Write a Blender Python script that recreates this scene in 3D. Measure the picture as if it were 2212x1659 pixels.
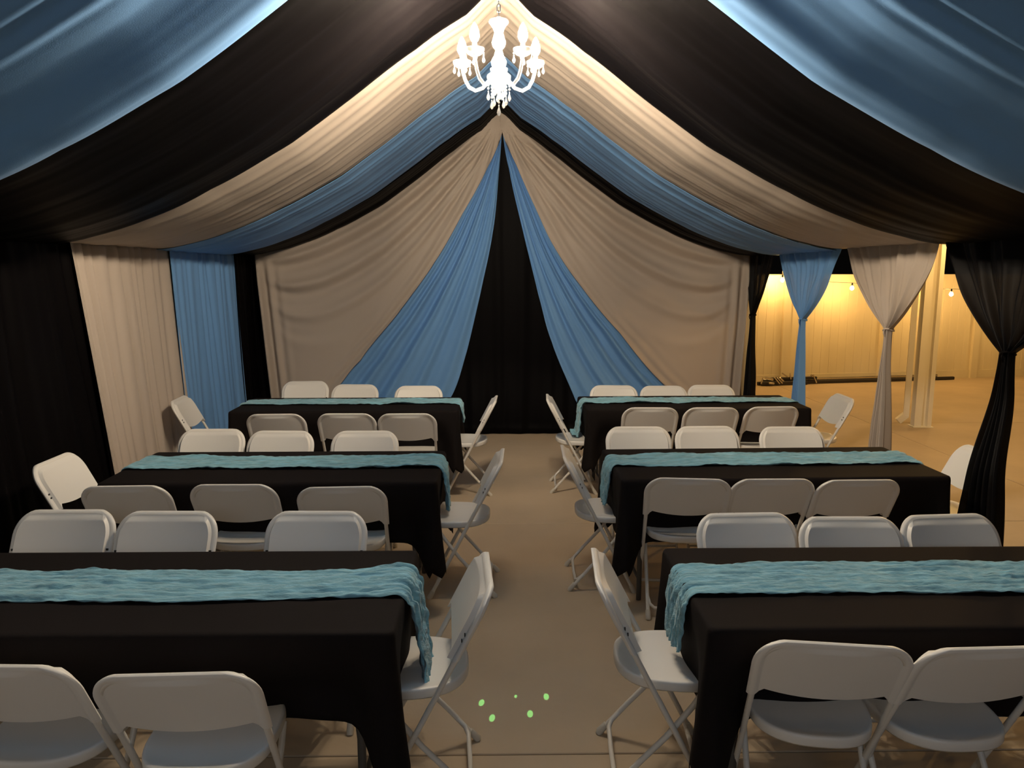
import bpy, math, random
from mathutils import Vector, Matrix, noise

for o in list(bpy.data.objects):
    bpy.data.objects.remove(o, do_unlink=True)
SC = bpy.context.scene
COL = SC.collection
PI = math.pi
rnd = random.Random(7)

# ------------------------------------------------------------------ camera
PITCH, YAW = math.radians(8.513), math.radians(0.85)
cam = bpy.data.cameras.new('camera')
cam.sensor_fit = 'HORIZONTAL'; cam.sensor_width = 36.0
cam.lens = 36.0 * 1600.0 / 2212.0
cam.clip_start = 0.05; cam.clip_end = 200
camo = bpy.data.objects.new('camera', cam); COL.objects.link(camo)
camo.location = (0, 0, 1.84)
camo.rotation_euler = (PI/2 - PITCH, 0, -YAW)
SC.camera = camo

# ------------------------------------------------------------------ world, exposure, fill
w = bpy.data.worlds.new('night'); SC.world = w; w.use_nodes = True
bg = w.node_tree.nodes['Background']
bg.inputs[0].default_value = (0.5, 0.42, 0.35, 1); bg.inputs[1].default_value = 0.003
SC.view_settings.view_transform = 'Standard'; SC.view_settings.look = 'None'
SC.view_settings.gamma = 1; SC.view_settings.use_curve_mapping = False
SC.view_settings.exposure = 0.0

CHAND_E = 2300.0      # chandelier bulbs
STRING_E = 780.0     # outdoor string bulbs
def area(name, loc, rot, size, power, col):
    l = bpy.data.lights.new(name, 'AREA'); l.shape = 'RECTANGLE'; l.size, l.size_y = size
    l.energy = power; l.color = col
    o = bpy.data.objects.new(name, l); COL.objects.link(o); o.location = loc; o.rotation_euler = rot
    return o
# added cool fill behind the photographer, no known lamp (the tent is open there)
area('cool_fill', (0, -3.4, 3.2), (math.radians(68), 0, 0), (2.5, 1.2), 34, (0.78, 0.88, 1.0))

# ------------------------------------------------------------------ materials
def newmat(name):
    m = bpy.data.materials.new(name); m.use_nodes = True
    nt = m.node_tree; b = nt.nodes['Principled BSDF']
    return m, nt, b
def mat(name, col, rough=0.6, metal=0.0, bump=None, var=None, sheen=0.0, spec=0.5, alpha=1.0, trans=0.0, emit=None):
    """bump=(scale, strength, stretch xyz); var=(scale, amount, stretch): real colour variation of the material"""
    m, nt, b = newmat(name)
    b.inputs['Base Color'].default_value = (*col, 1)
    b.inputs['Roughness'].default_value = rough
    b.inputs['Metallic'].default_value = metal
    b.inputs['Specular IOR Level'].default_value = spec
    b.inputs['Sheen Weight'].default_value = sheen
    b.inputs['Alpha'].default_value = alpha
    b.inputs['Transmission Weight'].default_value = trans
    if emit:
        b.inputs['Emission Color'].default_value = (*emit[0], 1); b.inputs['Emission Strength'].default_value = emit[1]
    tc = nt.nodes.new('ShaderNodeTexCoord')
    def nz(scale, stretch, detail=4):
        mp = nt.nodes.new('ShaderNodeMapping'); mp.inputs['Scale'].default_value = stretch
        nt.links.new(tc.outputs['Object'], mp.inputs['Vector'])
        n = nt.nodes.new('ShaderNodeTexNoise'); n.inputs['Scale'].default_value = scale; n.inputs['Detail'].default_value = detail
        nt.links.new(mp.outputs['Vector'], n.inputs['Vector'])
        return n
    if bump:
        n = nz(bump[0], bump[2] if len(bump) > 2 else (1, 1, 1))
        bp = nt.nodes.new('ShaderNodeBump'); bp.inputs['Strength'].default_value = bump[1]; bp.inputs['Distance'].default_value = 0.01
        nt.links.new(n.outputs['Fac'], bp.inputs['Height']); nt.links.new(bp.outputs['Normal'], b.inputs['Normal'])
    if var:
        n = nz(var[0], var[2] if len(var) > 2 else (1, 1, 1))
        r = nt.nodes.new('ShaderNodeValToRGB')
        a = var[1]
        r.color_ramp.elements[0].position = 0.3; r.color_ramp.elements[1].position = 0.7
        r.color_ramp.elements[0].color = (*[c*(1-a) for c in col], 1)
        r.color_ramp.elements[1].color = (*[min(1, c*(1+a)) for c in col], 1)
        nt.links.new(n.outputs['Fac'], r.inputs['Fac']); nt.links.new(r.outputs['Color'], b.inputs['Base Color'])
    return m
TAN, BLUE, BLACK = (0.44, 0.375, 0.318), (0.155, 0.335, 0.64), (0.0028, 0.0023, 0.0026)
def fabric(name, col, alpha=1.0, sheen=0.03, spec=0.18):
    return mat(name, col, rough=0.62, sheen=sheen, bump=(260, 0.10), spec=spec, alpha=alpha)
M = dict(
    tan=fabric('tan_silk', TAN), blue=fabric('blue_silk', BLUE), black=mat('black_silk', BLACK, rough=0.5, bump=(260, 0.06), spec=0.035),
    tan_sheer=fabric('tan_sheer', TAN, 0.88), blue_sheer=fabric('blue_sheer', BLUE, 0.88), black_sheer=fabric('black_sheer', BLACK, 0.93, 0.0, 0.15),
    cloth=mat('black_tablecloth', (0.0090, 0.0068, 0.0068), 0.85, bump=(500, 0.12), sheen=0.0, spec=0.12),
    runner=mat('teal_gauze', (0.20, 0.42, 0.52), 0.85, bump=(90, 0.5, (0.35, 1, 1)), var=(30, 0.28, (0.3, 2.0, 1)), sheen=0.3, spec=0.2),
    plastic=mat('white_plastic', (0.76, 0.74, 0.70), 0.38, bump=(700, 0.04), spec=0.45),
    tube=mat('white_enamel', (0.72, 0.69, 0.63), 0.3, bump=(120, 0.02), spec=0.5),
    cap=mat('cream_rubber', (0.62, 0.58, 0.5), 0.6, bump=(200, 0.1)),
    dark=mat('dark_slot', (0.03, 0.028, 0.025), 0.7, bump=(200, 0.1)),
    tabletop=mat('grey_plastic', (0.45, 0.45, 0.43), 0.5, bump=(300, 0.1)),
    tleg=mat('grey_steel_paint', (0.07, 0.065, 0.06), 0.45, bump=(200, 0.05)),
    slab=mat('tan_concrete', (0.49, 0.39, 0.275), 0.62, bump=(35, 0.10), var=(1.3, 0.10), spec=0.3),
    joint=mat('joint_dirt', (0.05, 0.036, 0.025), 0.9, bump=(80, 0.3)),
    vinyl=mat('cream_vinyl', (0.72, 0.64, 0.46), 0.45, bump=(30, 0.02), var=(3, 0.05, (1, 1, 0.4)), spec=0.4),
    steel=mat('cream_painted_steel', (0.80, 0.75, 0.62), 0.4, bump=(60, 0.03)),
    metal=mat('galvanised_tube', (0.62, 0.60, 0.55), 0.22, metal=1.0, bump=(60, 0.05)),
    darkmetal=mat('dark_bundle', (0.035, 0.03, 0.028), 0.5, metal=0.3, bump=(60, 0.2)),
    canopy=mat('white_canopy_vinyl', (0.7, 0.7, 0.7), 0.5, bump=(8, 0.05)),
    frame=mat('white_tent_frame', (0.7, 0.7, 0.68), 0.35, bump=(60, 0.03)),
    wire=mat('black_cable', (0.012, 0.012, 0.012), 0.6, bump=(60, 0.03)),
    chain=mat('chrome_chain', (0.85, 0.80, 0.70), 0.15, metal=1.0, bump=(100, 0.02)),
    acrylic=mat('clear_acrylic', (0.97, 0.96, 0.94), 0.10, trans=0.35, alpha=0.45, bump=(60, 0.05)),
    candle=mat('white_candle_sleeve', (0.9, 0.88, 0.82), 0.4, bump=(60, 0.02)),
    tie=mat('satin_tie', (0.3, 0.3, 0.32), 0.4, bump=(90, 0.1)),
    bulb=mat('lit_bulb', (1, 1, 1), 0.3, emit=((1.0, 0.82, 0.60), CHAND_E)),
    sbulb=mat('lit_string_bulb', (1, 1, 1), 0.3, emit=((1.0, 0.58, 0.19), STRING_E)),
)

# ------------------------------------------------------------------ helpers
class MB:
    def __init__(s): s.v = []; s.f = []
    def add(s, v, f):
        n = len(s.v); s.v += [tuple(p) for p in v]; s.f += [tuple(i + n for i in q) for q in f]
    def box(s, c, d, rz=0.0, rot=None):
        hx, hy, hz = d[0]/2, d[1]/2, d[2]/2
        P = [Vector((x, y, z)) for x in (-hx, hx) for y in (-hy, hy) for z in (-hz, hz)]
        R = rot if rot is not None else Matrix.Rotation(rz, 3, 'Z')
        s.add([R @ p + Vector(c) for p in P], [(0,1,3,2),(4,6,7,5),(0,4,5,1),(2,3,7,6),(0,2,6,4),(1,5,7,3)])
    def bar(s, a, b, wd, ht=None):
        a, b = Vector(a), Vector(b); d = b - a
        R = d.to_track_quat('Z', 'Y').to_matrix()
        s.box((a+b)/2, (wd, ht or wd, d.length), rot=R)
    def tube(s, pts, r, n=8, cap=True, closed=False):
        pts = [Vector(p) for p in pts]; m = len(pts)
        rr = r if isinstance(r, (list, tuple)) else [r]*m
        rings = []; ref = None
        for i, p in enumerate(pts):
            if closed: t = pts[(i+1) % m] - pts[i-1]
            else: t = pts[min(i+1, m-1)] - pts[max(i-1, 0)]
            t.normalize()
            if ref is None: ref = t.orthogonal().normalized()
            ref = (ref - t*ref.dot(t))
            if ref.length < 1e-6: ref = t.orthogonal()
            ref.normalize(); bn = t.cross(ref)
            rings.append([p + (ref*math.cos(2*PI*k/n) + bn*math.sin(2*PI*k/n))*rr[i] for k in range(n)])
        V = [q for R in rings for q in R]; F = []
        for i in range(m if closed else m-1):
            j = (i+1) % m
            for k in range(n):
                F.append((i*n+k, i*n+(k+1) % n, j*n+(k+1) % n, j*n+k))
        if cap and not closed:
            F.append(tuple(range(n))[::-1]); F.append(tuple((m-1)*n+k for k in range(n)))
        s.add(V, F)
    def lathe(s, prof, c=(0, 0, 0), n=16):
        V = []; F = []
        for r, z in prof:
            for k in range(n):
                V.append((c[0]+max(r, 1e-4)*math.cos(2*PI*k/n), c[1]+max(r, 1e-4)*math.sin(2*PI*k/n), c[2]+z))
        for i in range(len(prof)-1):
            for k in range(n):
                F.append((i*n+k, i*n+(k+1) % n, (i+1)*n+(k+1) % n, (i+1)*n+k))
        s.add(V, F)
    def grid(s, fn, nu, nv, wrap=False):
        V = [fn(i/nu, j/nv) for j in range(nv+1) for i in range(nu if wrap else nu+1)]
        W = nu if wrap else nu+1; F = []
        for j in range(nv):
            for i in range(nu):
                i2 = (i+1) % W
                F.append((j*W+i, j*W+i2, (j+1)*W+i2, (j+1)*W+i))
        s.add(V, F)
    def build(s, name, m, parent=None, smooth=True, angle=None):
        me = bpy.data.meshes.new(name); me.from_pydata(s.v, [], s.f); me.update()
        me.materials.append(m)
        if smooth:
            me.polygons.foreach_set('use_smooth', [True]*len(me.polygons))
            if angle is not None:
                me.set_sharp_from_angle(angle=math.radians(angle))
        o = bpy.data.objects.new(name, me); COL.objects.link(o)
        if parent: o.parent = parent
        return o
def tag(o, label, cat, group=None, kind=None):
    if label: o['label'] = label
    if cat: o['category'] = cat
    if group: o['group'] = group
    if kind: o['kind'] = kind
    return o
def struct(o, label=None): o['kind'] = 'structure'; return o if not label else tag(o, label, None)
def empty(name, loc, rz=0.0):
    o = bpy.data.objects.new(name, None); COL.objects.link(o); o.empty_display_size = 0.1
    o.location = loc; o.rotation_euler = (0, 0, rz); return o
def dup(o, parent=None):
    c = o.copy(); COL.objects.link(c); c.parent = parent
    for ch in list(o.children): dup(ch, c)
    return c
def lerp(a, b, t): return a + (b-a)*t
def sstep(a, b, x):
    t = max(0.0, min(1.0, (x-a)/(b-a))); return t*t*(3-2*t)
def interp(tab, x):
    if x <= tab[0][0]: return tab[0][1]
    for (x0, y0), (x1, y1) in zip(tab, tab[1:]):
        if x <= x1: return lerp(y0, y1, (x-x0)/(x1-x0))
    return tab[-1][1]
def smooth_tab(tab, n=60):
    """Catmull-Rom resample of a table"""
    out = []
    for i in range(len(tab)-1):
        p0 = tab[max(i-1, 0)][1]; p1 = tab[i][1]; p2 = tab[i+1][1]; p3 = tab[min(i+2, len(tab)-1)][1]
        for k in range(8):
            t = k/8
            out.append((lerp(tab[i][0], tab[i+1][0], t),
                        0.5*((2*p1)+(-p0+p2)*t+(2*p0-5*p1+4*p2-p3)*t*t+(-p0+3*p1-3*p2+p3)*t**3)))
    out.append(tab[-1]); return out
def nz(x, y, z=0.0): return noise.noise(Vector((x, y, z)))
def solidify(o, t, offset=0.0):
    md = o.modifiers.new('thickness', 'SOLIDIFY'); md.thickness = t; md.offset = offset; return o

# ================================================================== STRUCTURE
# floor: concrete slabs with recessed joints
fl = empty('floor', (0, 0, 0)); struct(fl)
b = MB(); b.box((3.5, 5.5, -0.075), (26, 20, 0.05)); b.build('joint_bed', M['joint'], fl, smooth=False)
xs = [-9.5, -4.4, 4.57, 8.9, 16.5]; ys_in = [-4.5, -0.05, 2.62, 5.29, 8.95, 15.4]
g = 0.0035
for i in range(len(xs)-1):
    for j in range(len(ys_in)-1):
        x0, x1, y0, y1 = xs[i]+g, xs[i+1]-g, ys_in[j]+g, ys_in[j+1]-g
        b = MB(); V = []; c = 0.003
        for (z, e) in ((-0.05, 0), (-c, 0), (0, c)):
            V += [(x0+e, y0+e, z), (x1-e, y0+e, z), (x1-e, y1-e, z), (x0+e, y1-e, z)]
        F = [(3, 2, 1, 0), (8, 9, 10, 11)]
        for k in range(4):
            k2 = (k+1) % 4
            F += [(k, k2, 4+k2, 4+k), (4+k, 4+k2, 8+k2, 8+k)]
        b.add(V, F); b.build('concrete_slab', M['slab'], fl, smooth=False)

# profile of the ceiling cloth across the tent
PROF = smooth_tab([(0, 3.57), (0.2, 3.40), (0.5, 3.20), (0.9, 2.91), (1.3, 2.63), (1.8, 2.365), (2.2, 2.19), (2.55, 2.085), (2.8, 2.04)])
def prof(x): return interp(PROF, abs(x))

# canopy above the cloth
b = MB()
for sx in (-1, 1):
    ny = 1
    P = [(0, -1.4, 3.80), (0, 9.0, 3.80), (sx*3.05, 9.0, 2.20), (sx*3.05, -1.4, 2.20),
         (0, -1.4, 3.82), (0, 9.0, 3.82), (sx*3.06, 9.0, 2.22), (sx*3.06, -1.4, 2.22)]
    b.add(P, [(0,1,2,3), (7,6,5,4), (0,4,5,1), (3,2,6,7), (0,3,7,4), (1,5,6,2)])
struct(b.build('ceiling', M['canopy'], smooth=False))
# back gable, side wall behind the drapes
b = MB(); b.add([(-3.0, 8.72, 0), (3.0, 8.72, 0), (3.0, 8.72, 2.19), (0, 8.72, 3.79), (-3.0, 8.72, 2.19),
                 (-3.0, 8.74, 0), (3.0, 8.74, 0), (3.0, 8.74, 2.19), (0, 8.74, 3.79), (-3.0, 8.74, 2.19)],
                [(0,1,2,3,4), (9,8,7,6,5), (0,5,6,1), (1,6,7,2), (2,7,8,3), (3,8,9,4), (4,9,5,0)])
struct(b.build('wall_back', M['canopy'], smooth=False))
b = MB(); b.box((-3.0, 3.7, 1.08), (0.02, 10.0, 2.16)); struct(b.build('wall_left', M['canopy'], smooth=False))

# tent frame
fr = empty('party_tent', (0, 0, 0)); tag(fr, 'white tube frame of the party tent behind the drapes', 'tent')
for x in (-2.93, 2.93):
    for y in (-1.2, 1.75, 4.72, 8.62):
        b = MB()
        if x > 0 and y in (4.72, 1.75): continue
        b.tube([(x, y, 0.0), (x, y, 2.12)], 0.021, 10); b.build('pole', M['frame'], fr, angle=40)
for x in (-2.93, 2.93):
    b = MB(); b.tube([(x, -1.3, 2.12), (x, 8.66, 2.12)], 0.02, 8); b.build('eave_rail', M['frame'], fr, angle=40)
b = MB(); b.tube([(0, -1.3, 3.66), (0, 8.66, 3.66)], 0.02, 8); b.build('ridge_rail', M['frame'], fr, angle=40)

# ================================================================== CEILING DRAPES
def swag(name, label, m, y0, y1, seed, drop=0.0, extra=None, hem=0.0):
    r = random.Random(seed); span = y1-y0
    # creases: (position across 0..1 at ridge, at eave, depth, width)
    cr = []
    n = 10
    for k in range(n):
        a = (k+0.5+r.uniform(-.35, .35))/n
        cr.append((a, [0.5+(a-.5)*r.uniform(.85, 1.1)+r.uniform(-.05, .05), 0.5+(a-.5)*r.uniform(.85, 1.1)+r.uniform(-.05, .05)],
                   r.uniform(.008, .020), r.uniform(.016, .042), [r.uniform(.25, 1.2), r.uniform(.25, 1.2)]))
    big = [(r.uniform(.15, .85), r.uniform(.10, .18), r.uniform(-.03, .03)) for _ in range(4)]
    def fn(u, s):
        # s 0..1 : left eave -> ridge -> right eave ; u : 0 near camera, 1 far
        x = (s*2-1)*2.82; ax = abs(x)/2.8; side = 0 if x < 0 else 1
        yy = lerp(y0, y1, u)
        z = prof(min(abs(x), 2.8)) - drop
        # gathered near the ridge and the eave, billowing between
        mid = math.sin(PI*min(1, ax))**0.8
        z -= 0.035*mid*math.sin(PI*u)
        f = 0.0
        for a, e, d, wd, ln in cr:
            p = lerp(a, e[side], ax); t = (u-p)/wd
            if abs(t) < 3.5:
                amp = 0.8*d*math.exp(-(ax/ln[side])**2*1.2)+d*0.15*sstep(.7, 1.0, ax)
                f += amp*math.exp(-t*t)
        for a, wd, d in big:
            t = (u-(a+0.10*(ax-.5)*(1 if side else -1)))/wd
            f += d*math.exp(-t*t)*mid
        f += 0.016*nz(u*5+seed, ax*1.0+side*5, 3.1)*mid + 0.006*nz(u*14+seed, ax*1.4+side*5)*(0.7+.3*mid)
        f += 0.0022*nz(u*38+seed, ax*2.0+side*9)*(1.3-ax)
        z -= f
        if extra: z += extra(yy, ax, side)
        # hem edges wave slightly
        yy += 0.012*nz(ax*9+seed, side*3+ (0 if u < .5 else 8), 1.7) * (1 if (u < .02 or u > .98) else 0.6)
        if abs(x) < 0.02: z += 0.0
        return (x, yy, z)
    b = MB(); b.grid(fn, 120, 110)
    o = b.build(name, m); solidify(o, 0.0015, 1)
    return tag(o, label, 'drape', 'swags of the tent ceiling')
NEARP = smooth_tab([(1.5, .46), (1.75, .395), (2.2, .235), (2.38, .165), (2.44, .132), (2.49, .140), (2.55, .108), (2.62, .108), (2.85, .035), (2.96, -.020), (3.04, -.042), (3.12, -.032), (3.22, 0.0)])
def near_extra(y, ax, side):
    # nearest blue cloth shaped with ridges, tilted off the chandelier to look darker
    mid = sstep(0.0, .25, ax)*(1-sstep(.93, 1.0, ax))
    e = interp(NEARP, y)+0.010*nz(y*6, ax*2, 4)
    return e*mid
swag('ceiling_drape', 'narrow black ceiling swag, farthest one, against the back wall', M['black'], 7.66, 8.52, 3, drop=0.0)
swag('ceiling_drape', 'light blue ceiling swag between the tan swag and the farthest black one', M['blue'], 6.20, 7.72, 11, drop=0.012)
swag('ceiling_drape', 'tan ceiling swag beyond the chandelier', M['tan'], 4.70, 6.27, 23, drop=0.0)
swag('ceiling_drape', 'wide black ceiling swag directly around the chandelier chain', M['black'], 3.16, 4.76, 31, drop=0.015)
swag('ceiling_drape', 'deep blue ceiling swag nearest the viewer, filling both top corners', M['blue'], 1.62, 3.21, 47, drop=0.0, extra=near_extra)
swag('ceiling_drape', 'tan ceiling swag over the viewer, mostly out of frame', M['tan'], 0.10, 1.66, 53, drop=0.0)

# ================================================================== SIDE CURTAINS, LEFT
def left_curtain(label, m, ya0, ya1, yb0, yb1, seed, ncr, amp=0.03):
    """top edges y a0..a1 ; bottom edges b0..b1"""
    r = random.Random(seed)
    cr = [(( k+.5+r.uniform(-.42, .42))/ncr, r.uniform(-.03, .05), r.uniform(.3, 1.0)*amp, r.uniform(.012, .034), r.random()) for k in range(ncr)]
    def fn(u, v):
        z = lerp(2.06, 0.012, v)
        bulge = v**0.9
        y = lerp(lerp(ya0, yb0, bulge), lerp(ya1, yb1, bulge), u)
        x = -2.80 - 0.05*(1-v)**3*0
        d = 0.025*nz(u*5+seed, v*0.5) + 0.008*nz(u*14+seed, v*0.6)
        for p, dr, a, wd, ph in cr:
            t = (u-(p+dr*v+0.006*math.sin(v*5+ph*6)))/wd
            if abs(t) < 3: d -= a*math.exp(-t*t)*(0.55+0.45*math.sin(PI*min(1, v*1.1+ph*.3)))
        d += 0.02*math.exp(-((u-0.0)/.02)**2)
        d += 0.05*v*v*0.6
        return (x+d, y, z)
    b = MB(); b.grid(fn, 220, 40)
    o = b.build('side_curtain', m); solidify(o, 0.0015)
    return tag(o, label, 'curtain', 'curtains of the closed left side')
left_curtain('black floor-length curtain nearest the viewer on the closed side', M['black'], 2.9, 4.93, 2.9, 5.24, 5, 16, .035)
left_curtain('tan floor-length side curtain between the two black ones', M['tan'], 4.90, 6.44, 5.20, 6.60, 6, 11, .055)
left_curtain('blue floor-length side curtain on the closed side', M['blue'], 6.36, 7.93, 6.50, 8.02, 8, 13, .035)
left_curtain('narrow black side curtain in the back corner', M['black'], 7.90, 8.50, 7.98, 8.52, 9, 5, .03)

# ================================================================== BACK WALL DRAPES
WB = 8.40
def wx(px): return px    # world metres already
# curves (z -> x) on the wall plane
APZ = 3.40
def blk(y):   # black centre drape covering the gable
    pass
b = MB()
def fn(u, v):
    x = lerp(-2.80, 2.80, u)
    if abs(x) > 1.0:
        pass
    zt = prof(x)+0.05
    z = lerp(zt, 0.006, v)
    y = 8.50 + 0.012*nz(x*6, v*1.0) + 0.003*math.sin(x*42+2*nz(x*3, v))*(0.4+v)
    fl_ = sstep(0.75, 1.0, v)
    y -= 0.09*fl_ + 0.03*fl_*nz(x*5, 3.3)
    if v >= 1.0: y -= 0.03+0.025*nz(x*7, 9.1)
    return (x, y, z)
b.grid(fn, 260, 50)
o = b.build('back_drape', M['black']); solidify(o, 0.002)
tag(o, 'black back wall drape seen as a tall spike between the blue drapes', 'drape', 'drapes of the back wall')

# image curves turned to metres on the wall (d = 8.45)
def crv(pts):  # list of (z, x)
    t = smooth_tab(sorted(pts)); return lambda z: interp(t, z)
def P2W(px, py, y=8.45):
    # photograph pixel -> point on the wall plane, used once to lay out the drapes' edges
    fwd = Vector((math.sin(YAW)*math.cos(PITCH), math.cos(YAW)*math.cos(PITCH), -math.sin(PITCH)))
    rt = Vector((math.cos(YAW), -math.sin(YAW), 0)); up = rt.cross(fwd)
    r = fwd + rt*((px-1106)/1600) + up*((829.5-py)/1600)
    t = y/r.y
    return (1.84+r.z*t, r.x*t)
lo = crv([P2W(*p) for p in [(1083, 284), (1049, 367), (997, 463), (938, 566), (858, 678), (779, 777), (735, 829), (690, 885)]]+[(0.0, -3.05+.35)])
li = crv([P2W(*p) for p in [(1084, 284), (1077, 379), (1065, 499), (1037, 638), (1009, 757), (977, 853)]]+[(0.0, -0.92)])
ri = crv([P2W(*p) for p in [(1086, 284), (1100, 367), (1132, 511), (1163, 638), (1191, 737), (1243, 865)]]+[(0.0, 1.12)])
ro = crv([P2W(*p) for p in [(1087, 284), (1120, 363), (1159, 451), (1199, 534), (1259, 622), (1338, 717), (1438, 833)]]+[(0.0, 2.75)])
ZA = P2W(1084, 284)[0]
def blue_panel(label, fo, fi, seed):
    r = random.Random(seed)
    ph = [r.random()*6 for _ in range(6)]
    def fn(u, v):
        z = lerp(ZA+0.02, 0.01, v)
        a, c = fo(z), fi(z)
        # slight billow of the lines
        x = lerp(a, c, u)
        wdt = abs(c-a)
        t = u
        f = (0.45*math.sin(t*30+ph[0]+0.8*v)+0.5*math.sin(t*17+ph[1]-1.5*v)*(1-.4*t)+0.25*math.sin(t*55+ph[2]+v*2))
        amp = min(0.050, 0.012+wdt*0.050)*(1-0.45*sstep(.45, 1, t))
        y = 8.450 - f*amp - 0.03 + 0.012*nz(x*2, z*1.5, seed)
        if v > .8: y -= 0.05*(v-.8)*5*.6
        return (x, y, z)
    b = MB(); b.grid(fn, 110, 90)
    o = b.build('back_drape', M['blue']); solidify(o, 0.0015)
    tag(o, label, 'drape', 'drapes of the back wall')
blue_panel('blue back wall drape sweeping down to the left from the gable tip', lo, li, 2)
blue_panel('blue back wall drape sweeping down to the right from the gable tip', ro, ri, 4)
def tan_panel(label, fo, side, seed):
    """side -1 left, +1 right. u 0 = wall corner, 1 = blue drape's outer edge; swagged folds between gable tip and eave"""
    def fn(u, v):
        # rows run from the ceiling line (v=0) to the floor
        zz = lerp(1.0, 0.0, v)
        # edge next to the blue
        xe0 = 0.0; ze0 = ZA+0.20
        z_edge = lerp(ze0, 0.01, v**1.15)
        xe = fo(min(z_edge, ZA)) - side*0.014 if z_edge < ZA else -side*0.02*(1-(z_edge-ZA)/.2)
        z_cor = lerp(2.11, 0.01, v)
        xc = side*(2.79 - 0.10*sstep(0.1, 1, v)*0.6)
        if side < 0: xc = -(2.74-0.16*v)
        x = lerp(xc, xe, u)
        # top boundary follows ceiling profile + hidden overlap
        top = prof(x)+0.10 if abs(x) < 2.8 else 2.12
        zl = lerp(z_cor, z_edge, u)
        straight = lerp(2.11, ze0, u)
        z = zl + (top-straight)*(1-v)**2.2*(1-u**5)
        # swag folds: level sets of curves hung between tip and eave
        t = min(1.0, abs(x)/2.78)
        zc = prof(x)
        shp = (t**0.75)*((1-t)**0.45)*1.75+0.02
        s = max(0.0, (zc-z)/shp)
        k = s*0.95
        amp = 0.042*sstep(0.02, .2, s)*math.exp(-(s/1.22)**3.0)*sstep(0.02, 0.15, t)*(1-sstep(.82, .97, t))
        f = amp*(math.sin(k*13.5+0.6*nz(t*3, s*2, seed))+0.4*math.sin(k*29+1+2*t))
        # fine radial gathers near the tip
        ang = math.atan2(abs(x)+0.02, max(0.02, ze0-z))
        rr = math.hypot(x, ze0-z)
        f += 0.018*math.sin(ang*46)*math.exp(-(rr/1.0)**2)*sstep(0.05, .3, rr)
        # long soft gathers beside the blue drape, stray vertical folds at the corner
        f += 0.016*math.sin((abs(xe-x))*26+z*1.5)*math.exp(-(abs(xe-x)/.35)**2)*(1-v*.5)
        cw = abs(x-xc)
        f += 0.045*math.sin(cw*52+0.8)*math.exp(-(cw/.16)**2)*sstep(2.1, 1.7, z)
        f += 0.012*nz(x*1.3+seed, z*1.3)
        return (x, 8.375 - f - 0.02*v, z)
    b = MB(); b.grid(fn, 190, 150)
    o = b.build('back_drape', M['tan']); solidify(o, 0.0015)
    tag(o, label, 'drape', 'drapes of the back wall')
tan_panel('tan back wall drape with swagged folds, next to the closed side', lo, -1, 1)
tan_panel('tan back wall drape with swagged folds, next to the open side', ro, 1, 6)

# ================================================================== TIED CURTAINS, RIGHT (open side)
def tied(label, m, tiem, yn, yf, yt, zt, seed, hb=0.13, topz=2.06, lean=(0, 0)):
    r = random.Random(seed); ph = [r.random()*6.3 for _ in range(8)]
    X = 2.80
    def half(v):
        # v 0..1 top to tie, 1..2 tie to floor ; returns (near extent, far extent, fold depth)
        pass
    def fn(u, v):
        a = u*2-1                      # -1 near, +1 far
        if v < 0.5:
            s = 1-v*2                  # 1 top .. 0 tie
            z = zt + (topz-zt)*s
            e = s**1.0
            e = 0.55*s + 0.45*(1-(1-s)**2.6)     # rounding into the tie
            wn = lerp(0.032, yt-yn, e); wf = lerp(0.032, yf-yt, e)
            dep = lerp(0.022, 0.020, min(1, s*2.0))
        else:
            s = (v-0.5)*2
            z = lerp(zt, 0.008, s)
            e = sstep(0, 0.9, s)**0.75*1.0
            wn = wf = lerp(0.032, hb, e)
            dep = lerp(0.022, 0.045, e)
        y = yt + (a*wf if a > 0 else a*wn)
        q = a*PI*5
        env = 1.0
        f = dep*(0.75*math.sin(q+ph[0])+0.45*math.sin(q*1.9+ph[1])+0.2*math.sin(q*3.3+ph[2]+v*2))
        if v < 0.5:
            f += 0.05*(1-v*2)*math.sin(PI*(v*2))*nz(u*3, v*3, seed)
            f *= 1
        f += 0.01*nz(u*9, v*6, seed)
        sh = sstep(1.2, 0.7, z)
        return (X+f+lean[0]*sh, y+lean[1]*sh, z)
    root = empty('tied_curtain', (X, yt, 0))
    tag(root, label, 'curtain', 'tied curtains of the open right side')
    b = MB(); b.grid(fn, 130, 110)
    b.v = [(x-X, y-yt, z) for x, y, z in b.v]
    o = b.build('curtain_cloth', m, root); solidify(o, 0.001)
    b = MB(); b.tube([(0.034*math.cos(2*PI*k/20), 0.037*math.sin(2*PI*k/20), zt+0.008*math.sin(4*PI*k/20)) for k in range(20)], 0.007, 8, closed=True)
    b.tube([(-0.034, -0.01, zt), (-0.046, -0.02, zt-0.02), (-0.042, -0.025, zt-0.05)], [0.006, 0.005, 0.003], 6)
    b.build('curtain_tie', tiem, root)
tied('black sheer curtain tied in the middle, beside the back corner', M['black_sheer'], M['black'], 7.63, 8.50, 8.22, 1.385, 1, hb=0.13)
tied('light blue sheer curtain tied in the middle', M['blue_sheer'], M['blue'], 6.14, 7.54, 6.84, 1.415, 2, hb=0.13)
tied('tan sheer curtain tied in the middle, before the cream post', M['tan_sheer'], M['tan'], 4.72, 6.04, 5.31, 1.437, 3, hb=0.15)
tied('black sheer curtain tied in the middle, nearest the viewer', M['black_sheer'], M['black'], 3.22, 4.68, 4.03, 1.404, 4, hb=0.15, lean=(-0.13, -0.11))

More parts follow.
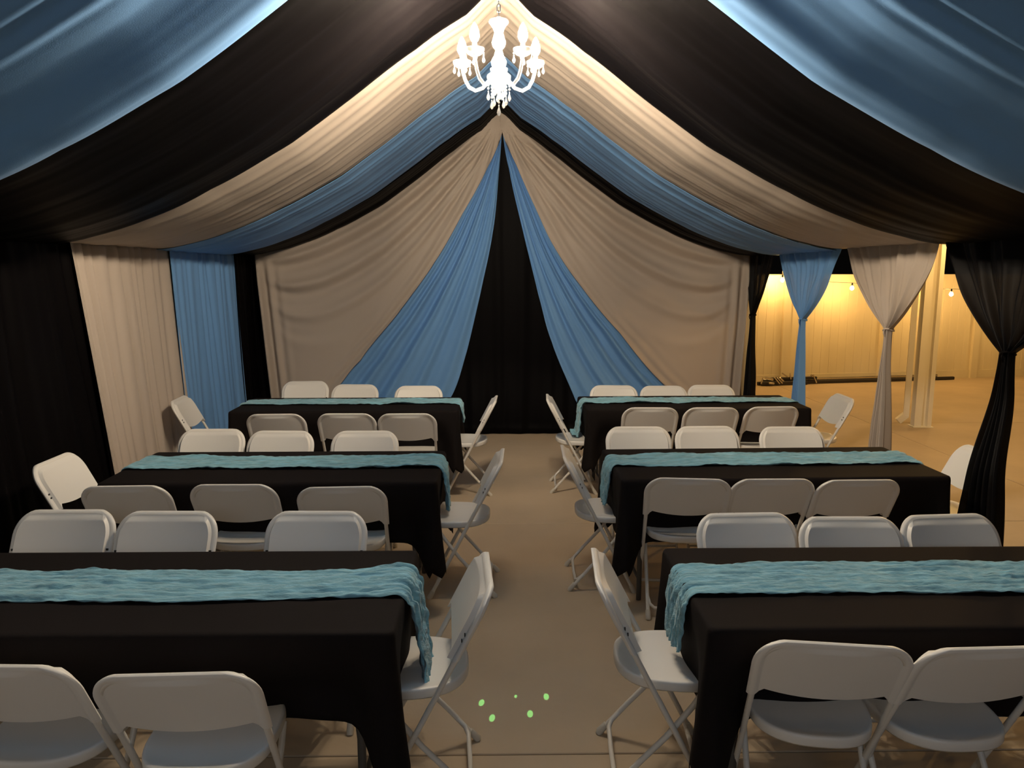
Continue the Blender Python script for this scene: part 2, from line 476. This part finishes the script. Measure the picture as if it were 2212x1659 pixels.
# ================================================================== FOLDING CHAIRS
def tube_y(z):
    return 0.142-0.52*z
HX = 0.205
def make_chair():
    root = empty('folding_chair', (0, 0, 0))
    # seat
    N = 56; out = []
    for k in range(N):
        a = 2*PI*k/N; c, s = math.cos(a), math.sin(a)
        n = 2.7 if s < 0 else 4.2
        rr = (abs(c)**n+abs(s)**n)**(-1/n)
        x, y = c*rr*0.193, s*rr*0.198
        x *= 1 - 0.06*sstep(0.05, -0.2, y)
        out.append((x, y))
    rings = [(0.10, 0.440), (0.35, 0.440), (0.65, 0.442), (0.85, 0.446), (0.94, 0.450), (0.98, 0.4495), (0.995, 0.446), (1.0, 0.440), (1.0, 0.420), (0.985, 0.414), (0.96, 0.418), (0.93, 0.430), (0.5, 0.430), (0.10, 0.430)]
    b = MB(); V = []; F = []
    for s, z in rings:
        for x, y in out:
            dz = -0.012*sstep(0.12, 0.2, y*s) + 0.006*sstep(-0.1, -0.2, y*s)
            V.append((x*s, y*s, z+dz))
    for i in range(len(rings)-1):
        for k in range(N):
            F.append((i*N+k, (i+1)*N+k, (i+1)*N+(k+1) % N, i*N+(k+1) % N))
    F.append(tuple(range(N))); F.append(tuple((len(rings)-1)*N+k for k in range(N))[::-1])
    b.add(V, F); b.build('seat', M['plastic'], root)
    # backrest shell
    nu, nv = 32, 18; ZT = 0.80
    def hw(z):
        R = 0.098
        if z > ZT-R: return 0.225-R+math.sqrt(max(0, R*R-(z-(ZT-R))**2))
        return 0.225-0.002*(ZT-R-z)/0.1
    zs = [0.0, .07, .14, .21, .28, .36, .44, .52, .60, .67, .73, .78, .82, .862, .897, .93, .965, .985, 1.0]
    us = [-1, -.985, -.955, -.93, -.897, -.864, -.84, -.78, -.70, -.58, -.44, -.30, -.15, 0]
    us = us + [-q for q in us[-2::-1]]
    V = []; nU = len(us); nZ = len(zs)
    for sgn in (1, -1):
        for t in zs:
            for u in us:
                zb = 0.588 - 0.022*(1-min(1, abs(u)/0.80)**2) if abs(u) < .8 else lerp(0.588, 0.560, sstep(.80, .88, abs(u)))
                z = lerp(zb, ZT, t)
                x = u*hw(z)
                yc = tube_y(z)
                # distance to the outline
                edge = min(1.0, min((1-abs(u))/0.13, (1-t)/0.15*1.0))
                inner = sstep(0.62, 0.80, min((1-abs(u))/0.170, (ZT-z)/0.036))
                roundoff = math.sqrt(max(0.0, 1-(1-min(1, min((1-abs(u))*hw(z), ZT-z)/0.013))**2))
                cup = -0.020*(1-u*u)*inner
                if sgn > 0: d = 0.011*roundoff + inner*(0.024) + cup
                else: d = -0.013*roundoff + inner*0.012 + cup
                V.append((x, yc+d, z))
    b = MB(); F = []
    for s in (0, 1):
        o0 = s*nU*nZ
        for j in range(nZ-1):
            for i in range(nU-1):
                q = (o0+j*nU+i, o0+j*nU+i+1, o0+(j+1)*nU+i+1, o0+(j+1)*nU+i)
                F.append(q[::-1] if s == 0 else q)
    o1 = nU*nZ
    for i in range(nU-1):
        F.append((i, i+1, o1+i+1, o1+i)); j = (nZ-1)*nU
        F.append((j+i+1, j+i, o1+j+i, o1+j+i+1))
    for j in range(nZ-1):
        F.append((j*nU, o1+j*nU, o1+(j+1)*nU, (j+1)*nU)); e = nU-1
        F.append((j*nU+e, (j+1)*nU+e, o1+(j+1)*nU+e, o1+j*nU+e))
    b.add(V, F); back = b.build('backrest', M['plastic'], root, angle=50)
    for sx in (-1, 1):
        b = MB()
        for zz in (0.648, 0.628):
            b.box((sx*0.205, tube_y(zz)+0.0135, zz), (0.010, 0.004, 0.009))
        b.build('slot', M['dark'], back, smooth=False)
    # back frame and front legs (one bent tube, split at the seat)
    pts = [(-HX, tube_y(0.40), 0.40), (-HX, tube_y(0.55), 0.55), (-HX, tube_y(0.69), 0.69)]
    for k in range(7):
        a = PI - k*PI/12
        z = 0.705+0.078*math.sin(a); pts.append((-(HX-0.078)+0.078*math.cos(a), tube_y(z), z))
    pts += [(-x, y, z) for x, y, z in pts[::-1]]
    b = MB(); b.tube(pts, 0.0105, 8); b.build('back_frame', M['tube'], root, angle=50)
    for sx in (-1, 1):
        b = MB(); b.tube([(sx*HX, tube_y(z), z) for z in (0.40, 0.2, 0.02)], 0.0105, 8)
        lg = b.build('leg', M['tube'], root, angle=50)
        b = MB(); b.tube([(sx*HX, tube_y(0.045), 0.045), (sx*HX, tube_y(0.012), 0.012), (sx*HX, tube_y(0.0)+.001, 0.0)], [0.0135, 0.015, 0.0135], 8)
        b.build('foot_cap', M['cap'], lg, angle=50)
    RL = [(-.225, .012), (-.20, .045), (-.12, .14), (-.03, .24), (.06, .36), (.095, .418)]
    RX = 0.185
    for sx in (-1, 1):
        b = MB(); b.tube([(sx*RX, y, z) for y, z in RL], 0.0105, 8)
        lg = b.build('leg', M['tube'], root, angle=50)
        b = MB(); b.tube([(sx*RX, -.205, .042), (sx*RX, -.233, .010), (sx*RX, -.236, .001)], [0.0135, 0.0155, 0.013], 8)
        b.build('foot_cap', M['cap'], lg, angle=50)
    b = MB(); b.tube([(-RX, -.150, .103), (-RX+.010, -.185, .070), (-RX+.035, -.198, .052), (0, -.20, .048), (RX-.035, -.198, .052), (RX-.010, -.185, .070), (RX, -.150, .103)], 0.0095, 8)
    b.build('stretcher', M['tube'], root, angle=50)
    b = MB(); z = 0.085; b.tube([(-HX, tube_y(z), z), (HX, tube_y(z), z)], 0.009, 8); b.build('stretcher', M['tube'], root, angle=50)
    return root
CH = make_chair(); first = [True]
def chair(x, y, rz, label, group):
    o = CH if first[0] else dup(CH); first[0] = False
    o.location = (x, y, 0); o.rotation_euler = (0, 0, rz)
    return tag(o, label, 'chair', group)
def by_top(x, y, rz, label, group):
    """place by the centre of the backrest's top edge (local y = -0.26)"""
    c, s = math.cos(rz), math.sin(rz); ly = -0.276
    return chair(x - (-s*ly), y - (c*ly), rz, label, group)
R = math.radians
TN = {'A': 'front left table', 'B': 'middle left table', 'C': 'back left table', 'D': 'front right table', 'E': 'middle right table', 'F': 'back right table'}
NEAR = {'A': [(-1.385, 1.875, -2), (-0.872, 1.824, 2)],
        'B': [(-1.878, 3.579, 2), (-1.349, 3.596, 0), (-0.794, 3.547, 3)],
        'C': [(-1.694, 5.466, 2), (-1.168, 5.477, 0), (-0.71, 5.47, 1)],
        'D': [(0.957, 1.957, -8), (1.40, 1.930, 2)],
        'E': [(0.966, 3.671, -6), (1.404, 3.656, 0), (1.837, 3.632, 1)],
        'F': [(1.176, 5.694, -2), (1.658, 5.687, 0), (2.152, 5.72, 3)]}
FAR = {'A': [(-1.925, 3.209, 0), (-1.466, 3.183, -1), (-0.81, 3.173, -1)],
       'B': [(-1.943, 4.937, 0), (-1.462, 4.87, -2), (-0.905, 4.862, 0)],
       'C': [(-1.902, 7.175, 4), (-1.374, 6.954, -3), (-0.768, 6.858, 0)],
       'D': [(1.067, 3.12, 2), (1.496, 3.063, -1), (1.935, 3.088, 4)],
       'E': [(0.935, 4.971, 0), (1.406, 4.979, 2), (1.98, 4.955, 0)],
       'F': [(1.054, 6.86, -2), (1.512, 6.824, 1), (1.97, 6.875, 0)]}
END = {'A': [(-0.318, 2.51, 94)], 'D': [(0.613, 2.545, -94)],
       'B': [(-0.265, 4.215, 88), (-2.28, 4.14, -90)], 'E': [(0.639, 4.285, -92), (2.60, 4.26, 90)],
       'C': [(-0.315, 6.17, 88), (-2.45, 6.22, -85)], 'F': [(0.665, 6.22, -93), (2.68, 6.24, 88)]}
PLN = {'A': ['cut off at the picture edge', 'nearer the aisle, its back to the viewer'],
       'D': ['nearest the aisle, turned slightly', 'cut off by the picture edge']}
for k in 'ABCDEF':
    left = k in 'ABC'; t = TN[k]; grp = 'folding chairs at the ' + t
    seq = NEAR[k]
    for i, (x, y, a) in enumerate(seq):
        if len(seq) == 2: w_ = PLN[k][i]
        else:
            w_ = ['outermost', 'middle', 'aisle-side'][i if left else 2-i] + ' one of three with backs to the viewer'
        by_top(x, y, R(a), 'white folding chair at %s, %s' % (t, w_), grp)
    for i, (x, y, a) in enumerate(FAR[k]):
        w_ = ['outermost', 'middle', 'aisle-side'][i if left else 2-i]
        by_top(x, y, R(180+a), 'white folding chair facing the viewer behind %s, %s of three' % (t, w_), grp)
    for i, (x, y, a) in enumerate(END[k]):
        w_ = 'at the aisle end of the %s, side view' % t if i == 0 else 'at the outer end of the %s, by the curtain' % t
        chair(x, y, R(a), 'white folding chair ' + w_, grp)

# ================================================================== TABLES, CLOTHS, RUNNERS
def table(k, cx, cy, L, W, rz, drop, aisle, run, seed):
    """aisle: +1 if the aisle is at the +x end. run = dict of runner settings"""
    root = empty('banquet_table', (cx, cy, 0), rz)
    tag(root, 'folding banquet table hidden under the cloth, ' + TN[k], 'table', 'banquet tables')
    b = MB(); lx, ly = L/2-.008, W/2-.008; V = []
    for z, e in ((0.690, 0.004), (0.694, 0), (0.730, 0), (0.735, 0.005)):
        for q in range(32):
            a = 2*PI*(q+.5)/32; cx_, sy_ = math.cos(a), math.sin(a); rr = 0.035
            V.append((math.copysign(lx-rr-e, cx_)+rr*cx_, math.copysign(ly-rr-e, sy_)+rr*sy_, z))
    F = [tuple(range(32))[::-1], tuple(96+q for q in range(32))]
    for i in range(3):
        for q in range(32): F.append((i*32+q, i*32+(q+1) % 32, (i+1)*32+(q+1) % 32, (i+1)*32+q))
    b.add(V, F); b.build('table_top', M['tabletop'], root, angle=30)
    for sx in (-1, 1):
        for sy in (-1, 1):
            b = MB(); b.tube([(sx*(L/2-.17), sy*(W/2-.145), 0.69), (sx*(L/2-.13), sy*(W/2-.135), 0.30), (sx*(L/2-.13), sy*(W/2-.135), 0.0)], 0.0145, 10)
            b.build('leg', M['tleg'], root, angle=50)
        b = MB(); b.tube([(sx*(L/2-.13), -(W/2-.135), 0.12), (sx*(L/2-.13), (W/2-.135), 0.12)], 0.010, 8)
        b.tube([(sx*(L/2-.13), 0, 0.12), (sx*(L/2-.13), 0, 0.3), (sx*(L/2-.55), 0, 0.69)], 0.009, 8)
        b.build('leg_brace', M['tleg'], root, angle=50)
    # cloth
    ZT = 0.742; lx, ly = L/2, W/2; rc = 0.022
    per = []
    nS, nE, nC = 64, 34, 10
    def arc(ccx, ccy, a0):
        return [((ccx+rc*math.cos(a0+PI/2*i/nC), ccy+rc*math.sin(a0+PI/2*i/nC)), (math.cos(a0+PI/2*i/nC), math.sin(a0+PI/2*i/nC)), 0.0, (i/nC-.5)*2) for i in range(nC+1)]
    def side(p, q, n_, nn):
        r_ = []
        for i in range(1, nn):
            t = i/nn; t = t*t*(3-2*t)*0.5+t*0.5
            x, y = lerp(p[0], q[0], t), lerp(p[1], q[1], t); ln = math.hypot(q[0]-p[0], q[1]-p[1])
            r_.append(((x, y), n_, min(t, 1-t)*ln, 0.0))
        return r_
    c1, c2, c3, c4 = (lx-rc, ly-rc), (-lx+rc, ly-rc), (-lx+rc, -ly+rc), (lx-rc, -ly+rc)
    per += arc(*c1, 0) + side((lx-rc, ly), (-lx+rc, ly), (0, 1), nS) + arc(*c2, PI/2) + side((-lx, ly-rc), (-lx, -ly+rc), (-1, 0), nE)
    per += arc(*c3, PI) + side((-lx+rc, -ly), (lx-rc, -ly), (0, -1), nS) + arc(*c4, 1.5*PI) + side((lx, -ly+rc), (lx, ly-rc), (1, 0), nE)
    n = len(per)
    rows = [(-0.02, 0.0), (-0.006, 0.0), (0.002, 0.003), (0.006, 0.010), (0.008, 0.022)]
    V = []; F = []
    for off, dz in rows:
        for (p, nn, ds, an) in per:
            V.append((p[0]+nn[0]*off, p[1]+nn[1]*off, ZT-dz))
    NR = 16
    for j in range(1, NR+1):
        v = j/NR
        for idx, (p, nn, ds, an) in enumerate(per):
            cf = math.exp(-(ds/0.085)**2)
            dl = drop*(1+0.42*math.exp(-(ds/0.075)**2)*(1-0.25*abs(an)) ) + 0.012*nz(p[0]*3, p[1]*3, seed)
            fold = math.sin((p[0]*1.0+p[1]*1.0)*19+seed)*0.010*v + 0.014*nz(p[0]*5+seed, p[1]*5, v)*v
            # the free corner makes a fold: pinched next to it, flared at it
            off = 0.008 - 0.004*v + 0.7*fold*(1-cf) + cf*0.042*v**1.3 - (0.10 if nn[1] and abs(nn[1]) > .99 else 0.02)*sstep(0.10, 0.75, v)*(1-math.exp(-(ds/0.075)**2))
            V.append((p[0]+nn[0]*off, p[1]+nn[1]*off, ZT-0.022-(dl-0.022)*v))
    NRW = len(rows)+NR
    for i in range(NRW-1):
        for q in range(n):
            q2 = (q+1) % n
            F.append((i*n+q, (i+1)*n+q, (i+1)*n+q2, i*n+q2))
    F.append(tuple(range(n)))
    b = MB(); b.add(V, F); co = b.build('tablecloth', M['cloth'])
    solidify(co, 0.0015, 1)
    co.location = (cx, cy, 0); co.rotation_euler = (0, 0, rz)
    tag(co, 'black tablecloth draped over the ' + TN[k], 'tablecloth', 'black tablecloths')
    # runner (gauze): local s axis along +x toward the aisle
    RW, NV = 44, 300
    Wd = run['w']; yc0 = run['y']; tail = run['tail']; outer = run.get('outer', 0.16)
    tot = outer + L + tail
    lay = run.get('lay', 0.0)
    def fn(u, v):
        s = v*tot - outer - L/2          # arclength, -L/2 .. L/2 is on the top
        a = (u-.5)
        onedge = 0
        wd = Wd*(1+0.10*nz(s*2.2, seed)+0.05*nz(s*9, seed+3))
        yc = yc0 + run.get('bow', 0)*math.sin((s/L+.5)*PI) + 0.012*nz(s*1.5, seed+7)
        dz = 0.010 + 0.009*nz(s*3.0, u*15, seed) + 0.014*nz(s*6, u*30, seed+2) + 0.005*nz(s*30, u*26, seed+2)
        dz *= 0.9 + run.get('rough', 0.4)*nz(s*1.3, 4.4, seed)
        e = 0.03
        lim = L/2 + 0.006
        if abs(s) <= lim-e:
            x, z, nx, nzz = s, ZT+0.004, 0, 1
        else:
            sg = 1 if s > 0 else -1; q = abs(s)-(lim-e)
            arcl = e*PI/2
            if q < arcl:
                t = q/e; x = sg*(lim-e+e*math.sin(t)); z = ZT+0.004-e*(1-math.cos(t)); nx, nzz = sg*math.sin(t), math.cos(t)
            else:
                h = q-arcl; hz = min(h, tail-lay if sg > 0 else 9)
                x = sg*(lim + 0.004 + run.get('out', .085)*hz); z = ZT+0.004-e-hz; nx, nzz = sg, 0.05
                if sg > 0 and h > hz:       # rest of it lies on the seat
                    x += (h-hz)*0.95; nx, nzz = 0, 1; z = 0.462
                if sg > 0:
                    tt = h/max(tail, .01)
                    wd *= 1 - run.get('narrow', .35)*sstep(0.1, 1, tt)
                    yc += run.get('drift', 0)*tt*tt
                    dz *= 1.3
                    # ragged end
                    if v > 0.985: z += 0.02*nz(u*9, seed+5)*1.0
        x += nx*dz; z += nzz*dz
        y = yc + a*wd + 0.004*nz(s*14, 8 if u > .5 else 3, seed)
        return (x*aisle, y, z)
    b = MB(); b.grid(fn, RW, NV)
    ro_ = b.build('table_runner', M['runner']); solidify(ro_, 0.0015, 0)
    ro_.location = (cx, cy, 0); ro_.rotation_euler = (0, 0, rz)
    tag(ro_, 'crinkled light teal gauze runner along the ' + TN[k], 'table runner', 'teal gauze table runners')
table('A', -0.340-.915, 2.495, 1.83, 0.69, 0.0, 0.345, 1, dict(w=.25, y=.03, tail=.33, out=.17, narrow=.2, bow=-.03, drift=-.10, rough=.9), 1.3)
table('B', -0.355-.885, 4.165, 1.78, 0.70, R(0.3), 0.37, 1, dict(w=.27, y=.06, tail=.26, narrow=.4, bow=-.01, drift=-.04), 2.7)
table('C', -0.355-.915, 6.20, 1.83, 0.66, R(0.8), 0.36, 1, dict(w=.24, y=.07, tail=.16, narrow=.3), 4.1)
table('D', 0.655+.915, 2.505, 1.83, 0.69, 0.0, 0.36, -1, dict(w=.26, y=.02, tail=.22, narrow=.35, rough=.9), 5.9)
table('E', 0.645+.90, 4.215, 1.80, 0.70, R(1.3), 0.38, -1, dict(w=.26, y=.04, tail=.24, narrow=.45), 7.7)
table('F', 0.700+.92, 6.26, 1.84, 0.66, R(1.3), 0.36, -1, dict(w=.22, y=.04, tail=.36, narrow=.25, lay=.09), 9.2)

# ================================================================== CHANDELIER
CY = 3.9
ch = empty('chandelier', (-0.008, CY, 0)); tag(ch, 'lit clear acrylic chandelier with five candle bulbs hanging from the ridge', 'chandelier')
def link(c, rz):
    b_ = []
    for k in range(16):
        a = 2*PI*k/16; x = 0.008*math.cos(a); z = 0.011*math.sin(a) + (0.008 if math.sin(a) > 0 else -0.008)
        b_.append((c[0]+x*math.cos(rz), c[1]+x*math.sin(rz), c[2]+z))
    return b_
z = 3.60; i = 0
while z > 3.105:
    b = MB(); b.tube(link((0, 0, z), (i % 2)*PI/2), 0.0026, 6, closed=True); b.build('chain_link', M['chain'], ch); z -= 0.029; i += 1
b = MB(); b.lathe([(0, 3.10), (0.012, 3.095), (0.014, 3.085), (0.046, 3.080), (0.050, 3.070), (0.040, 3.058), (0.028, 3.04), (0.022, 3.02), (0.030, 2.995), (0.036, 2.975), (0.030, 2.955), (0.016, 2.94), (0.014, 2.925),
                  (0.030, 2.905), (0.040, 2.885), (0.034, 2.862), (0.020, 2.845), (0.045, 2.83), (0.060, 2.818), (0.060, 2.806), (0.03, 2.795), (0.018, 2.78), (0.03, 2.765), (0.012, 2.745), (0, 2.74)], n=20)
b.build('column', M['acrylic'], ch)
def drop_mb(b, c, s=1.0):
    b.lathe([(0, 0), (0.0035*s, -0.004*s), (0.002*s, -0.010*s), (0.006*s, -0.022*s), (0.009*s, -0.032*s), (0.006*s, -0.041*s), (0, -0.046*s)], c, 8)
def bead_mb(b, c, r=0.0065):
    b.lathe([(0, r), (r*.7, r*.7), (r, 0), (r*.7, -r*.7), (0, -r)], c, 8)
for k in range(5):
    a = R(90+72*k); c, s = math.cos(a), math.sin(a)
    pts = [(0.02, 2.825), (0.05, 2.80), (0.085, 2.765), (0.125, 2.755), (0.16, 2.775), (0.18, 2.81), (0.192, 2.85), (0.196, 2.875)]
    b = MB(); b.tube([(c*r_, s*r_, z_) for r_, z_ in pts], 0.009, 8); arm = b.build('arm', M['acrylic'], ch)
    p = (c*0.196, s*0.196, 0)
    b = MB(); b.lathe([(0.006, 2.868), (0.022, 2.870), (0.038, 2.880), (0.045, 2.893), (0.047, 2.902), (0.043, 2.900), (0.034, 2.885), (0.014, 2.878), (0.006, 2.878)], p, 16)
    cup = b.build('drip_cup', M['acrylic'], arm)
    b = MB(); b.lathe([(0.010, 2.876), (0.011, 2.88), (0.011, 2.925), (0.008, 2.930), (0, 2.93)], p, 10); b.build('candle_sleeve', M['candle'], arm)
    b = MB(); b.lathe([(0.007, 2.928), (0.016, 2.938), (0.0235, 2.955), (0.022, 2.975), (0.014, 3.000), (0.004, 3.018), (0, 3.020)], p, 12); b.build('bulb', M['bulb'], arm)
    for q in range(4):
        aa = a + R(45+90*q)
        pp = (p[0]+0.043*math.cos(aa), p[1]+0.043*math.sin(aa), 2.893)
        b = MB(); bead_mb(b, (pp[0], pp[1], 2.884), 0.005); drop_mb(b, (pp[0], pp[1], 2.878), 0.9); b.build('crystal_drop', M['acrylic'], arm)
for k in range(12):
    a = 2*PI*k/12+.2; rr = 0.054 if k % 2 == 0 else 0.032
    p = (rr*math.cos(a), rr*math.sin(a)); ln = [4, 6, 3][k % 3]
    b = MB(); z = 2.803
    for q in range(ln): bead_mb(b, (p[0], p[1], z)); z -= 0.016
    drop_mb(b, (p[0], p[1], z+0.006), 1.05); b.build('crystal_strand', M['acrylic'], ch)
b = MB(); z = 2.735
for q in range(4): bead_mb(b, (0, 0, z)); z -= 0.015
drop_mb(b, (0, 0, z+.006), 1.25); b.build('crystal_strand', M['acrylic'], ch)

# green dots thrown on the aisle floor by a party-light projector (a beam with a round gobo each)
for (x, y, q) in [(-0.088, 2.97, 1.0), (-0.041, 2.858, 1.0), (0.061, 3.017, .5), (0.119, 2.885, 1.0), (0.195, 3.012, 1.0)]:
    l = bpy.data.lights.new('projector_beam', 'SPOT'); l.energy = 900; l.color = (0.25, 1.0, 0.30); l.spot_size = R(1.0); l.spot_blend = 0.0; l.shadow_soft_size = 0.0
    l.use_nodes = True; nt = l.node_tree; em = nt.nodes['Emission']
    tc = nt.nodes.new('ShaderNodeTexCoord'); sp = nt.nodes.new('ShaderNodeSeparateXYZ'); nt.links.new(tc.outputs['Normal'], sp.inputs[0])
    def mth(op, a, b_):
        n = nt.nodes.new('ShaderNodeMath'); n.operation = op
        for k, v in enumerate((a, b_)):
            if isinstance(v, (int, float)): n.inputs[k].default_value = v
            else: nt.links.new(v, n.inputs[k])
        return n.outputs[0]
    u_ = mth('DIVIDE', mth('DIVIDE', sp.outputs['X'], sp.outputs['Z']), 0.0031*q)
    v_ = mth('DIVIDE', mth('DIVIDE', sp.outputs['Y'], sp.outputs['Z']), 0.0048*q)
    rr_ = mth('ADD', mth('MULTIPLY', u_, u_), mth('MULTIPLY', v_, v_))
    nt.links.new(mth('LESS_THAN', rr_, 1.0), em.inputs['Strength'])
    o = bpy.data.objects.new('projector_beam', l); COL.objects.link(o)
    src = Vector((0.25, 5.6, 2.9)); o.location = src
    o.rotation_euler = (Vector((x, y, 0))-src).to_track_quat('-Z', 'Y').to_euler()

# ================================================================== OUTSIDE
# vinyl fence
FS = 0.165; fang = math.atan(FS)
def fy(x): return 12.30 + FS*(x-4.33)
fence = empty('vinyl_fence', (4.33, 12.30, 0), fang)
tag(fence, 'cream vinyl privacy fence lit by the string bulbs', 'fence')
cs = 1/math.cos(fang)
posts = [-1.30, 0.44, 2.27, 4.10, 5.93, 7.76]
for p in posts:
    b = MB(); b.box((p, 0, 0.93), (0.127, 0.127, 1.86)); b.lathe([(0.098, 1.86), (0.098, 1.875), (0.0, 1.91)], (p, 0, 0), 4); b.build('fence_post', M['vinyl'], fence, smooth=False)
for a_, b__ in zip(posts, posts[1:]):
    w0, w1 = a_+.0635, b__-.0635
    for zz, h in ((1.775, .09), (0.07, .14)):
        b = MB(); b.box(((w0+w1)/2, 0, zz), (w1-w0, 0.05, h)); b.build('fence_rail', M['vinyl'], fence, smooth=False)
    nb = 11; bw = (w1-w0)/nb
    for i in range(nb):
        x0 = w0+bw*i
        b = MB()
        V = [(x0+.0, -.010, .14), (x0+.004, -.014, .14), (x0+bw-.004, -.014, .14), (x0+bw, -.010, .14), (x0+bw, .012, .14), (x0, .012, .14)]
        V += [(x, y, 1.73) for x, y, _ in V]
        b.add(V, [(0,1,7,6), (1,2,8,7), (2,3,9,8), (3,4,10,9), (4,5,11,10), (5,0,6,11), (5,4,3,2,1,0), (6,7,8,9,10,11)])
        b.build('fence_board', M['vinyl'], fence, smooth=False)
# steel column with downspout
colm = empty('porch_column', (5.09, 8.75, 0), R(-4)); tag(colm, 'cream steel porch column behind the tan tied curtain', 'column')
for nm, c, d in (('flange', (-0.055, 0, 1.5), (0.085, 0.10, 3.0)), ('flange', (0.072, -0.015, 1.5), (0.050, 0.10, 3.0)), ('web', (0.018, 0.02, 1.5), (0.062, 0.05, 3.0))):
    b = MB(); b.box(c, d); b.build(nm, M['steel'], colm, smooth=False)
b = MB(); b.box((0, 0, 0.004), (0.24, 0.16, 0.008)); b.build('base_plate', M['steel'], colm, smooth=False)
ds = empty('downspout', (4.955, 8.84, 0), R(-25)); tag(ds, 'square cream downspout with a kicked-out foot beside the steel column', 'downspout')
b = MB(); b.box((0, 0, 1.56), (0.062, 0.075, 2.90)); b.build('pipe', M['steel'], ds, smooth=False)
b = MB(); b.bar((0.0, 0, 0.13), (-0.085, -0.02, 0.045), 0.062, 0.075); b.build('elbow', M['steel'], ds, smooth=False)

# string lights on two cables
def string(label, pts, bulbs, sag=0.06):
    root = empty('string_light', (pts[0][0], pts[0][1], 0)); O = Vector((pts[0][0], pts[0][1], 0))
    tag(root, label, 'string lights', 'outdoor string lights')
    b = MB(); path = []
    for (p, q) in zip(pts, pts[1:]):
        for k in range(8):
            t = k/8; v = Vector(p).lerp(Vector(q), t); v.z -= sag*4*t*(1-t); path.append(v-O)
    path.append(Vector(pts[-1])-O); b.tube(path, 0.0035, 5); b.build('cable', M['wire'], root)
    for p in bulbs:
        x, y, z = Vector(p)-O
        b = MB(); b.lathe([(0, .085), (.012, .083), (.014, .04), (.012, .036)], (x, y, z), 10); sk = b.build('socket', M['wire'], root)
        b = MB(); b.lathe([(.011, .038), (.022, .020), (.030, 0), (.024, -.020), (.010, -.031), (0, -.033)], (x, y, z), 12); b.build('bulb', M['sbulb'], root)
SB = [(3.25, 11.85, 1.80), (4.54, 12.0, 1.73), (5.68, 12.0, 1.60), (7.37, 12.1, 1.50), (9.1, 12.35, 1.52)]
string('cable of warm bulbs in front of the vinyl fence', [(2.3, 11.8, 1.95)]+[(x, y, z+.085) for x, y, z in SB]+[(10.6, 12.6, 1.8)], SB, sag=.03)
SB2 = [(4.2, 6.6, 2.42), (5.0, 7.3, 2.38), (5.5, 8.1, 2.14+.12), (6.6, 9.6, 2.45), (7.8, 10.6, 2.5), (5.2, 4.6, 2.45), (5.6, 2.8, 2.5), (6.4, 9.3, 2.45), (4.6, 6.95, 2.40)]  # includes unseen bulbs added to brighten the column and the ground outside
string('cable of warm bulbs seen through the nearest black curtain', [(5.6, 2.6, 2.6), (5.2, 4.6, 2.535), (4.2, 6.6, 2.505), (5.0, 7.3, 2.465), (5.5, 8.1, 2.345), (6.6, 9.6, 2.535), (7.8, 10.6, 2.585)], SB2, sag=.03)

# stacked metal pieces along the fence base
def W3(x, off, z): return Vector((x, fy(x)-off, z))
def metal_thing(name, label, a, b_, wd, group, m=None):
    c = (Vector(a)+Vector(b_))/2
    mb = MB(); mb.bar(Vector(a)-Vector((c.x, c.y, 0)), Vector(b_)-Vector((c.x, c.y, 0)), wd); o = mb.build(name, m or M['metal'], smooth=False)
    md = o.modifiers.new('edge', 'BEVEL'); md.width = wd*.2; md.segments = 2
    o.location = (c.x, c.y, 0); tag(o, label, 'metal tube', group)
g_ = 'short metal tent tubes piled at the fence foot'
def px_at(x): return x
import itertools
def F2(px, py, off):
    # photograph position on a plane parallel to the fence, off metres before it
    y = 12.2
    for _ in range(6):
        z, x = P2W(px, py, y); y = fy(x)-off
    return Vector((x, y, max(z, 0.02)))
for i, (p, q, off, wd, lab) in enumerate([((1644, 829), (1648, 816), .32, .018, 'thin upright metal tube leaning at the end of the pile by the black curtain'),
        ((1652, 816), (1670, 820), .30, .045, 'bright metal tube lying flat on the pile'),
        ((1660, 827), (1672, 828), .36, .035, 'short metal tube lying at the bottom of the pile'),
        ((1672, 814), (1684, 829), .34, .022, 'first of three parallel metal tubes leaning toward the blue curtain'),
        ((1679, 816), (1690, 828), .31, .022, 'middle one of three parallel leaning metal tubes'),
        ((1684, 815), (1695, 827), .28, .032, 'thickest bright one of three parallel leaning metal tubes'),
        ((1689, 806), (1701, 814), .24, .020, 'topmost metal tube resting on the pile'),
        ((1707, 806), (1708, 820), .26, .022, 'upright metal tube standing beside the blue curtain'),
        ((1752, 809), (1755, 814), .26, .024, 'stub of metal tube just past the blue curtain'),
        ((1756, 809), (1764, 827), .28, .020, 'metal tube leaning past the blue curtain')]):
    metal_thing('metal_tube', lab, F2(*p, off), F2(*q, off), wd, g_)
for i, (x0, x1, off, z, wd, lab, mm) in enumerate([(4.25, 7.9, .20, .030, .055, 'long dark pole lying on the ground along the fence', 'darkmetal'),
        (4.35, 7.6, .15, .075, .045, 'long silver pole lying on the dark pole by the fence', 'metal'),
        (4.28, 5.1, .27, .035, .07, 'short dark bundle under the pile of metal tubes', 'darkmetal'),
        (4.45, 5.3, .21, .10, .05, 'dark folded frame piece behind the leaning metal tubes', 'darkmetal')]):
    metal_thing('tent_pole', lab, W3(x0, off, z), W3(x1, off, z), wd, 'long poles by the fence', M[mm])
